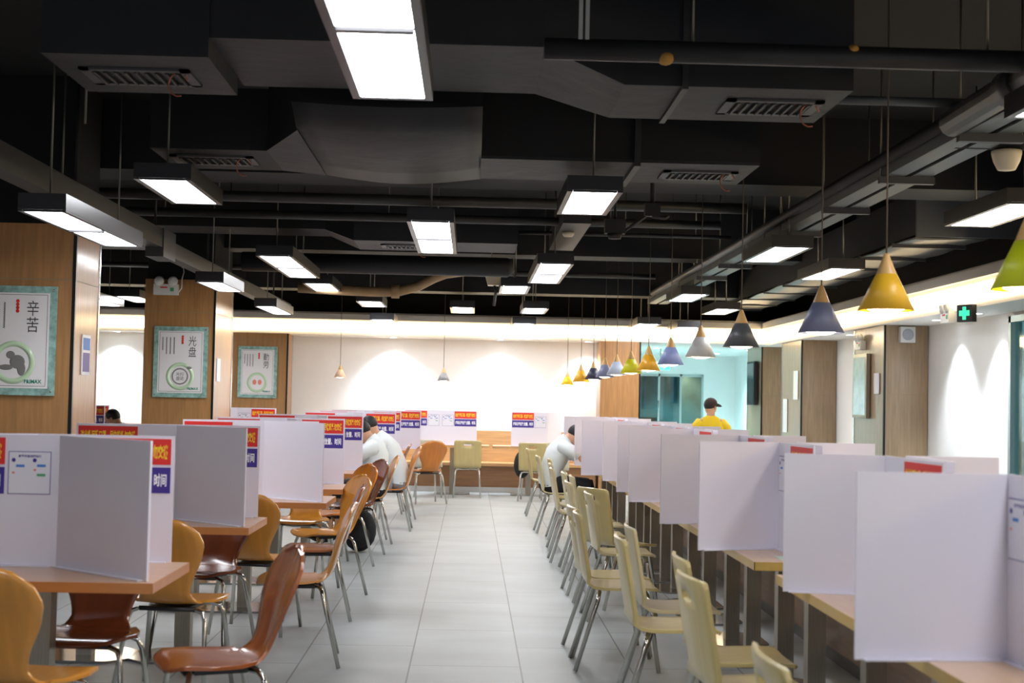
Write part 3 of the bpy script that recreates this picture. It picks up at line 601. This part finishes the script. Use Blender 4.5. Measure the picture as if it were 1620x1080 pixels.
for i, (y, dx, xe) in enumerate(LROWS):
    o = ORD[i]
    divider([(-2.19+dx, y+.13), (-1.63+dx, y+.11), (-1.18+dx, y-.29) if i < 3 else (-1.5+dx, y-.31)], ['start', None], .7502, 'white folding divider on the near half of the %s left table' % o, 'folding dividers on the left tables', i)
    divider([(xe-.91, y+.14), (xe-.56, y+.31), (xe, y+.31)], [None, 'end'], .7502, 'white signed divider on the far edge of the %s left table' % o, 'folding dividers on the left tables', i)
# second column tables far left
for X, y, lb in ((-3.15, 18.9, 'far left table between the middle and far wood columns'), (-5.2, 18.2, 'far left table past the nearest wood column, beside the seated person')):
    table(X, y, 1.2, .68, 'x', top_left, edge_left, lb, 'tables beyond the left columns')
    divider([(X-.42, y+.03), (X+.06, y+.05), (X+.59, y-.1)], [None, 'end'], .7502, 'front divider on the '+lb, 'dividers beyond the left columns')
    divider([(X-.45, y+.31), (X-.02, y+.31), (X+.54, y+.31)], ['start', 'end'] if X > -4 else [None, 'end'], .7502, 'back-edge divider on the '+lb, 'dividers beyond the left columns')
# tables along the bench, back wall
for X, lb, ps in ((-.08, 'left of the two small tables before the back wall bench, under the divider with signs', 0), (1.08, 'right of the two small tables before the back wall bench', 1), (-1.5, 'hidden small table at the left end of the back wall bench row', 2)):
    table(X-.18, 21.75, 1.1, .6, 'x', top_left, wain_wood, lb, 'tables at the back wall', ((0, 0),))
divider([(-1.0, 21.6), (-.44, 21.6), (.22-.12, 21.6)], ['start', 'end'], .7502, 'white sign-covered divider left of the yellow chair at the back wall', 'dividers at the back wall')
divider([(.62, 21.6), (1.17, 21.6), (1.4, 21.95)], ['start', None], .7502, 'white sign-covered divider right of centre at the back wall', 'dividers at the back wall')
# right row
RT = [(2.85, 4.35), (4.5, 5.9), (6.35, 7.52), (7.82, 8.98), (9.3, 10.48), (10.8, 11.95), (12.1, 13.1), (13.2, 14.35), (14.9, 16.0), (16.15, 17.3)]
RW = [((1.08, 3.95), 1.52, 3.98), ((1.19, 5.36), 1.56, 5.3), ((1.1, 6.8), 1.52, 6.95), ((1.11, 8.25), 1.6, 8.4), ((1.12, 10.0), 1.6, 10.15), ((1.15, 11.1), 1.6, 11.3), ((1.18, 12.6), 1.6, 12.75), ((1.06, 13.5), 1.55, 13.7), ((1.14, 15.5), 1.6, 15.7), ((1.1, 16.7), 1.6, 16.9)]
for i, ((y0, y1), (E_, fx, fy)) in enumerate(zip(RT, RW)):
    o = ORD[i]; yc = (y0+y1)/2; d = y1-y0
    table(1.65, yc, .74, round(d, 2), 'y', top_right, edge_right, '%s table from the camera in the right row beside the aisle' % o, 'right row of tables', ((-.02, -d/2+.3), (-.02, d/2-.22)))
    e = (E_[0], E_[1])
    divider([e, (fx, fy), (fx+.04, fy-.54)], [None, 'end'], .7502, 'white folding divider facing the aisle on the %s right table' % o, 'folding dividers on the right tables', i)
    divider([(fx+.09, fy-.5), (fx+.09, fy+.04), (2.0, fy+.04)], [None, None], .7502, 'white folding divider on the bench side of the %s right table' % o, 'folding dividers on the right tables')
    sh = MB().box(-.13, -.09, 0, .13, .09, .002)
    if i in (1, 2): single('paper_placemat', sh, mat('pale green placemat', (206, 226, 208), .5), 'thin pale paper card lying on the %s right table' % o, 'card', loc=(1.55, y0+.16, .7504))
# ---------------------------------------------------------------- chairs (local: faces +y, origin on the floor)
def lerp_tab(tab, t):
    for (a, *va), (b, *vb) in zip(tab, tab[1:]):
        if t <= b:
            k = (t-a)/(b-a); k = k*k*(3-2*k) if False else k
            return [x+(y-x)*k for x, y in zip(va, vb)]
    return list(tab[-1][1:])
SH = [(0, .215, .425, .10), (.04, .205, .437, .165), (.12, .165, .45, .215), (.25, .06, .445, .232), (.36, -.04, .44, .215), (.45, -.12, .445, .17), (.51, -.165, .463, .135), (.57, -.195, .50, .122), (.64, -.215, .56, .138), (.74, -.24, .66, .19), (.83, -.268, .74, .212), (.91, -.295, .80, .19), (.96, -.31, .84, .14), (.99, -.32, .862, .075), (1, -.323, .866, .02)]
def shell():
    g = []
    for i in range(33):
        t = i/32; y, z, hw = lerp_tab(SH, t); row = []
        for j in range(11):
            u = -1+2*j/10; c = .018*u*u
            if t < .45: row.append((u*hw, y, z+c*(.3+t)))
            else: row.append((u*hw, y+c*1.3, z))
        g.append(row)
    return MB().sheet(g, .012)
def leg_fn(sx, sy, a, b_):
    def f():
        x0, y0 = sx*.09, sy*a; p = [(x0*.3, y0*.75, .415), (sx*.14, y0, .418), (sx*.175, y0*1.05, .405), (sx*.19, y0*1.12, .37)]
        p.append((sx*.225, b_*sy, .004)); return MB().tube(p, .0115, 10)
    return f
def make_chair(X, Y, ang, kind, colour, label, group):
    """ang: heading of the sitter, degrees counter-clockwise from +y"""
    t = thing('dining_chair', label, 'chair', (X, Y, 0), math.radians(ang), group)
    if kind == 'A':
        link('seat_shell', cm('seat_shell', shell, ply[colour]), t)
        for sx in (-1, 1):
            link('leg', cm('leg_f%d' % sx, leg_fn(sx, 1, .13, .2), chrome), t)
            link('leg', cm('leg_r%d' % sx, leg_fn(sx, -1, .13, -.235 if False else .235), chrome), t)
        link('seat_frame', cm('seat_frame', lambda: MB().box(-.1, -.1, .41, .1, .1, .425).tube([(-.14, .13, .418), (.14, .13, .418)], .0115).tube([(-.14, -.13, .418), (.14, -.13, .418)], .0115), housing_m), t)
    else:
        def sq():
            pr = [(.2, .425), (.19, .436), (.12, .44), (0, .436), (-.1, .436), (-.155, .445), (-.185, .47), (-.2, .51), (-.212, .58), (-.225, .66), (-.236, .72), (-.242, .755), (-.247, .785), (-.252, .815), (-.254, .832), (-.256, .84)]
            g = []
            for i, (y, z) in enumerate(pr):
                hw = .2; hw -= .03 if i == len(pr)-1 else (.008 if i == len(pr)-2 else 0); hw -= .025 if i == 0 else 0
                us = [-1, -.8, -.55, -.28, -.14, 0, .14, .28, .55, .8, 1]
                g.append([(u*hw, y+(.022*u*u if i > 6 else 0), z+(.006*u*u if i < 6 else 0)) for u in us])
            return MB().sheet(g, .014, lambda i, j: i == 11 and 3 <= j <= 6)
        link('seat_shell', cm('square_shell', sq, ply[colour]), t)
        for sx in (-1, 1):
            for sy, yy, yb in ((1, .13, .2), (-1, -.12, -.25)):
                link('leg', cm('sleg%d%d' % (sx, sy), lambda: MB().tube([(sx*.04, yy, .418), (sx*.13, yy, .418), (sx*.16, yy*1.05, .408), (sx*.175, yy*1.1, .38), (sx*.2, yb, .004)], .0125, 10), chrome), t)
        link('seat_frame', cm('square_frame', lambda: MB().tube([(-.05, .13, .418), (.05, .13, .418)], .0125).tube([(-.05, -.12, .418), (.05, -.12, .418)], .0125).box(-.015, -.12, .412, .015, .13, .424), chrome), t)
    return t
GL = 'bent plywood chairs around the left tables'
for X, Y, a, c, lb in (
 (-1.56, 5.08, -12, 'honey', 'large honey plywood chair back cut by the left edge, before the nearest left table'),
 (-1.57, 5.98, 176, 'dark', 'dark red-brown chair tucked beneath the nearest left table, facing the camera'),
 (-1.41, 7.02, -8, 'honey', 'honey chair right behind the nearest left table, its back to the camera'),
 (-1.5, 8.2, 165, 'dark', 'dark red-brown chair beneath the second left table, facing the camera'),
 (-1.29, 8.85, -9, 'honey', 'honey chair behind the second left table, back to the camera, beside the steel post'),
 (-1.05, 10.55, 122, 'honey', 'glossy honey chair turned half to the camera at the end of the fourth left table'),
 (-1.35, 11.62, 176, 'honey', 'honey chair tucked under the far side of the fourth left table'),
 (-1.0, 9.43, 96, 'brown', 'brown side-on chair between the reddish near chair and the glossy honey chair'),
 (-.93, 7.85, 96, 'tan', 'tan side-on chair at the aisle end of the second left table'),
 (-.94, 5.45, 112, 'brown', 'reddish brown glossy chair in the foreground beside the aisle'),
 (-1.12, 12.3, 124, 'amber', 'amber chair behind the glossy honey chair'),
 (-1.08, 13.25, 120, 'dark', 'dark brown chair just behind the amber one, beside the man in black shorts'),
 (-1.02, 14.3, 100, 'tan', 'tan chair on which the man in black shorts sits'),
 (-.86, 15.7, 90, 'amber', 'orange-brown side-on chair under the man with grey shorts'),
 (-.6, 19.75, 22, 'amber', 'orange chair standing alone near the back wall at the left of the aisle'),
 (-1.06, 17.95, 90, 'brown', 'brown chair mostly hidden behind the man with grey shorts'),
 (-.9, 17.2, 100, 'honey', 'honey chair edge peeping out behind the second seated man')):
    make_chair(X, Y, a, 'A', c, lb, GL)
GR = 'square-backed pale chairs along the right tables'
for X, Y, a, c, lb in (
 (.98, 3.5, -90, 'yellow', 'nearest yellow-green square-backed chair at the bottom edge, right of the aisle'),
 (1.03, 5.1, -84, 'yellow', 'square-backed chair turned a little to the camera beside the second right table'),
 (1.09, 5.72, -90, 'yellow', 'square-backed chair whose back edge shows just behind the turned one'),
 (.93, 6.5, -90, 'yellow', 'tall-looking side-on square chair in the foreground right of the aisle'),
 (1.04, 7.08, -90, 'pale', 'pale side-on chair just behind the foreground side-on chair'),
 (.84, 7.88, -90, 'yellow', 'square chair at the aisle, third pair from the camera, nearer one'),
 (.84, 8.32, -86, 'yellow', 'square chair at the aisle, third pair from the camera, farther one'),
 (1.04, 9.6, -88, 'pale', 'pale square chair beside the broad yellow back'),
 (1.08, 10.2, -62, 'yellow', 'square chair turned so its whole yellow back and hand hole show'),
 (.99, 10.85, -88, 'pale', 'pale square chair, nearest of the tight group of three behind the yellow back'),
 (1.08, 11.7, -90, 'pale', 'pale square chair, middle of the tight group of three'),
 (1.05, 12.25, -90, 'pale', 'pale square chair, farthest of the tight group of three'),
 (.99, 12.95, -90, 'pale', 'pale square chair before the seated man in black trousers, nearer one'),
 (1.03, 13.9, -90, 'pale', 'pale square chair before the seated man in black trousers, farther one'),
 (1.08, 15.0, -90, 'yellow', 'square chair just in front of the seated man at the right'),
 (.99, 15.75, -88, 'pale', 'pale square chair the man at the right sits on'),
 (.97, 18.0, -90, 'yellow', 'farthest side-on square chair of the right row')):
    make_chair(X, Y, a, 'B', c, lb, GR)
GB = 'square-backed chairs at the back wall'
make_chair(-.03, 21.15, 0, 'B', 'yellow', 'yellow square-backed chair standing centrally before the back wall', GB)
make_chair(-.6, 21.15, 0, 'B', 'cream', 'cream square-backed chair beside the orange chair at the back wall', GB)
make_chair(.93, 20.6, -8, 'B', 'yellow', 'yellow square-backed chair with a black bag at the right of the back wall', GB)
make_chair(1.25, 20.9, 0, 'B', 'cream', 'cream framed chair back behind the stooping man at the right', GB)
# ---------------------------------------------------------------- bags
t = thing('backpack', 'black backpack hanging on the yellow chair at the back wall', 'bag', (.76, 20.62, .4))
part('bag_body', MB().ell((0, 0, .12), (.12, .09, .2)), black_cloth, t); part('strap', MB().tube([(.04, 0, .28), (.08, -.02, .34), (.12, .0, .3)], .01, 6), black_cloth, t)
t = thing('backpack', 'black backpack standing on the floor beside the man in black shorts', 'bag', (-1.02, 13.45, 0))
part('bag_body', MB().ell((0, 0, .2), (.16, .13, .2)), black_cloth, t); part('pocket', MB().ell((.0, -.1, .15), (.11, .06, .11)), black_cloth, t); part('strap', MB().tube([(-.05, 0, .38), (0, 0, .43), (.05, 0, .38)], .01, 6), black_cloth, t)
# ---------------------------------------------------------------- people
def skin_mesh(name, nodes, edges, m, root=0, sub=2):
    me = bpy.data.meshes.new(name); names = list(nodes)
    me.from_pydata([nodes[n][:3] for n in names], [(names.index(a), names.index(b)) for a, b in edges], [])
    o = bpy.data.objects.new(name, me); C.objects.link(o)
    mod = o.modifiers.new('s', 'SKIN'); mod.use_smooth_shade = True; mod.branch_smoothing = .3
    if not me.skin_vertices: bpy.context.view_layer.objects.active = o
    sv = me.skin_vertices[0].data
    for i, n in enumerate(names):
        r = nodes[n][3]; sv[i].radius = r if isinstance(r, tuple) else (r, r); sv[i].use_root = (i == root)
    s = o.modifiers.new('u', 'SUBSURF'); s.levels = sub; s.render_levels = sub
    bpy.context.view_layer.update()
    out = bpy.data.meshes.new_from_object(o.evaluated_get(bpy.context.evaluated_depsgraph_get()))
    out.materials.clear(); out.materials.append(m); out.name = name
    bpy.data.objects.remove(o)
    for p in out.polygons: p.use_smooth = True
    return out
def join_mb(me, mb):
    base = len(me.vertices); vs = [v.co[:] for v in me.vertices]; fs = [tuple(p.vertices) for p in me.polygons]; sm = [True]*len(fs)
    r = MB(); r.v = vs; r.f = fs; r.sm = sm; r.add(mb.v, mb.f, True); return r.mesh(me.name, me.materials[0])
def person(X, Y, ang, label, pose='sit', lean=.3, top=shirt_m, bottom=black_cloth, shorts=False, shoe=shoe_m, z0=0, hz=0, cap=False, turn=0, sc=1.0, bow=0):
    t = thing('person', label, 'person', (X, Y, z0), math.radians(ang)); t.scale = (sc, sc, sc)
    N = {}
    if pose == 'sit':
        ly = lambda z: lean*((z-.5)/.6)
        N['pel'] = (0, 0, .545, (.15, .11)); N['wai'] = (0, ly(.68)*.5-.02, .69, (.15, .115)); N['che'] = (0, ly(.9)*.8, .87, (.175, .125)); N['nb'] = (0, ly(1.05)+.02, 1.01, (.075, .07))
        N['nk'] = (0, ly(1.05)+.07, 1.06, .05); N['hd'] = (0, ly(1.05)+.13, 1.12+hz, .075); N['ht'] = (0, ly(1.05)+.16, 1.19+hz, .06)
        hc = Vector((0, ly(1.05)+.135, 1.135+hz)); sh = ly(1.0)
        for s, k in ((-1, 'l'), (1, 'r')):
            N['sh'+k] = (s*.17, sh, .965, .06); N['el'+k] = (s*.23, sh+.2, .80, .042); N['wr'+k] = (s*.13, sh+.40, .805, .028); N['pa'+k] = (s*.11, sh+.46, .815, (.034, .016))
            N['hi'+k] = (s*.09, .05, .53, .09); N['kn'+k] = (s*.14, .42, .52, .062); N['an'+k] = (s*.13, .40, .1, .038); N['to'+k] = (s*.14, .53, .035, .03)
            for q, (dx, dy, L) in enumerate(((-.03, .035, .05), (-.012, .045, .07), (.004, .047, .075), (.02, .043, .065))):
                N['f%d%s' % (q, k)] = (s*.11+dx, sh+.46+dy, .81, .009); N['g%d%s' % (q, k)] = (s*.11+dx*1.2, sh+.46+dy+L*.6, .79, .008)
            N['th'+k] = (s*.11-s*.04, sh+.46+.01, .8, .01)
    else:
        N['pel'] = (0, 0, .86, (.15, .1)); N['wai'] = (0, .01, 1.0, (.15, .1)); N['che'] = (0, .02, 1.17, (.18, .11)); N['nb'] = (0, .01, 1.3, (.08, .07))
        N['nk'] = (0, .01, 1.35, .052); N['hd'] = (0, .03, 1.44, .078); N['ht'] = (0, .04, 1.51, .062); hc = Vector((0, .035, 1.45))
        for s, k in ((-1, 'l'), (1, 'r')):
            N['sh'+k] = (s*.19, .01, 1.25, .06); N['el'+k] = (s*.26, -.02, 1.0, .045); N['wr'+k] = (s*.25, .1, .8, .03); N['pa'+k] = (s*.245, .13, .74, (.034, .016))
            N['hi'+k] = (s*.09, 0, .82, .09); N['kn'+k] = (s*.1, .02, .45, .06); N['an'+k] = (s*.1, -.02, .09, .04); N['to'+k] = (s*.11, .12, .035, .032)
            for q, (dy, L) in enumerate(((-.03, .05), (-.01, .07), (.01, .075), (.028, .06))):
                N['f%d%s' % (q, k)] = (s*.245, .14+dy, .70, .009); N['g%d%s' % (q, k)] = (s*.24, .145+dy, .70-L*.6, .008)
            N['th'+k] = (s*.225, .17, .73, .01)
    B = [('pel', 'wai'), ('wai', 'che'), ('che', 'nb'), ('nb', 'nk'), ('nk', 'hd'), ('hd', 'ht')]
    for k in 'lr':
        B += [('che', 'sh'+k), ('sh'+k, 'el'+k), ('el'+k, 'wr'+k), ('wr'+k, 'pa'+k), ('pel', 'hi'+k), ('hi'+k, 'kn'+k), ('kn'+k, 'an'+k), ('an'+k, 'to'+k), ('pa'+k, 'th'+k)]
        for q in range(4): B += [('pa'+k, 'f%d%s' % (q, k)), ('f%d%s' % (q, k), 'g%d%s' % (q, k))]
    me = skin_mesh('body', N, B, skin_m)
    fm = Matrix.Rotation(math.radians(turn), 4, 'Z') @ Matrix.Rotation(math.radians(-bow), 4, 'X'); P = lambda x, y, z: hc+fm @ Vector((x, y, z))
    mb = MB().ell(hc, (.076, .09, .112), 16, 12, fm).ell(P(0, .095, -.015), (.012, .02, .02), 8, 6).ell(P(-.08, 0, 0), (.01, .02, .03), 8, 6).ell(P(.08, 0, 0), (.01, .02, .03), 8, 6).ell(P(0, .08, -.055), (.025, .01, .008), 8, 6)
    link('body', join_mb(me, mb), t)
    part('eyes', MB().ell(P(-.03, .085, .015), (.012, .006, .006), 8, 6).ell(P(.03, .085, .015), (.012, .006, .006), 8, 6), ink_m, t)
    hm = MB().ell(P(0, -.02, .035), (.083, .088, .092), 18, 12, fm)
    part('hair', hm, hair_m, t)
    if cap:
        part('cap', MB().ell(hc+Vector((0, -.0, .05)), (.095, .105, .085), 18, 12).ell(P(0, .13, .035), (.07, .085, .012), 14, 6, fm @ Matrix.Rotation(-.35, 4, 'X')), cap_m, t)
    V3 = lambda n: Vector(N[n][:3]); up_ = .16 if pose != 'sit' else .06; wd = 1.1 if pose != 'sit' else 1
    nb, nk = V3('nb'), V3('nk')
    rings = [(V3('pel')+Vector((0, 0, -.03 if pose == 'sit' else -.08)), .165, .125), (V3('pel')+Vector((0, -.01, .04)), .168, .132), (V3('wai'), .163*wd, .125), (V3('wai').lerp(V3('che'), .55), .178*wd, .132), (V3('che'), .19*wd, .138), (V3('che').lerp(nb, .5), .185*wd, .118), (nb, .12, .088), (nb.lerp(nk, .6), .068, .068), (nb.lerp(nk, .6)+Vector((0, 0, -.01)), .05, .05)]
    vs = []; n = 20
    for i, (c, rx, ry) in enumerate(rings):
        t_ = (rings[min(i+1, len(rings)-2)][0]-rings[max(i-1, 0)][0]).normalized(); ay = t_.cross(Vector((1, 0, 0))).normalized()
        if ay.y < 0: ay = -ay
        vs += [c+Vector((1, 0, 0))*rx*math.cos(2*PI*q/n)+ay*ry*math.sin(2*PI*q/n) for q in range(n)]
    sm_ = MB().add(vs, [(i*n+q, i*n+(q+1) % n, (i+1)*n+(q+1) % n, (i+1)*n+q) for i in range(len(rings)-1) for q in range(n)], True)
    for s, k in ((-1, 'l'), (1, 'r')):
        a, b_ = V3('sh'+k), V3('el'+k); c0 = V3('che').lerp(nb, .45)
        sm_.tube([c0+Vector((s*.06, 0, -.02)), a+Vector((-s*.02, 0, -.02 if pose == 'sit' else -.04)), a.lerp(b_, .35), a.lerp(b_, .8 if pose == 'sit' else .98)], [.07, .085, .072, .062], 14)
    part('shirt', sm_, top, t)
    tm = MB().ell(V3('pel')+Vector((0, .0, -.02)), (.165, .135, .11), 18, 10)
    for k in 'lr':
        h, kn, an = V3('hi'+k), V3('kn'+k), V3('an'+k)
        if shorts: tm.tube([h, h.lerp(kn, .5), kn.lerp(h, .08)], [.105, .095, .08], 14)
        else: tm.tube([h, h.lerp(kn, .5), kn+Vector((0, 0, .0)), kn.lerp(an, .15), kn.lerp(an, .6), an+Vector((0, 0, .0))], [.105, .092, .078, .072, .064, .058], 14)
    part('shorts' if shorts else 'trousers', tm, bottom, t)
    for s, k in ((-1, 'l'), (1, 'r')):
        a = Vector(N['an'+k][:3]); b_ = Vector(N['to'+k][:3]); c = a.lerp(b_, .5)
        part('shoe', MB().ell((c.x, c.y+.01, .048), (.05, .135, .046), 14, 8), shoe, t)
    return t
person(-.95, 14.3, 84, 'person in a white shirt and black shorts bent over at the left dividers', lean=.0, shorts=True, hz=-.05, bow=35)
person(-.79, 15.68, 88, 'person in a white shirt and grey shorts leaning forward, behind the one in black shorts', lean=.2, bottom=grey_cloth, shorts=True, hz=-.02, bow=30)
person(.9, 15.75, -86, 'person in a white shirt and black trousers stooping over the right tables', lean=.14, hz=-.07, bow=40)
person(-3.92, 17.0, 88, 'person in a pale shirt with head bowed beyond the nearest wood column', lean=.2, hz=-.02, bow=30)
person(2.26, 15.1, 92, 'person with black trousers and white shoes on the bench behind the right dividers', lean=.08, shoe=shoe_w, hz=-.07)
person(3.27, 19.3, 0, 'person in yellow top and dark cap standing back to the camera near the passage', pose='stand', top=yellow_cloth, bottom=black_cloth, cap=True, turn=-50, sc=.97)
make_chair(-4.0, 17.0, 88, 'A', 'honey', 'honey chair under the person beyond the nearest wood column', 'chairs beyond the left columns')
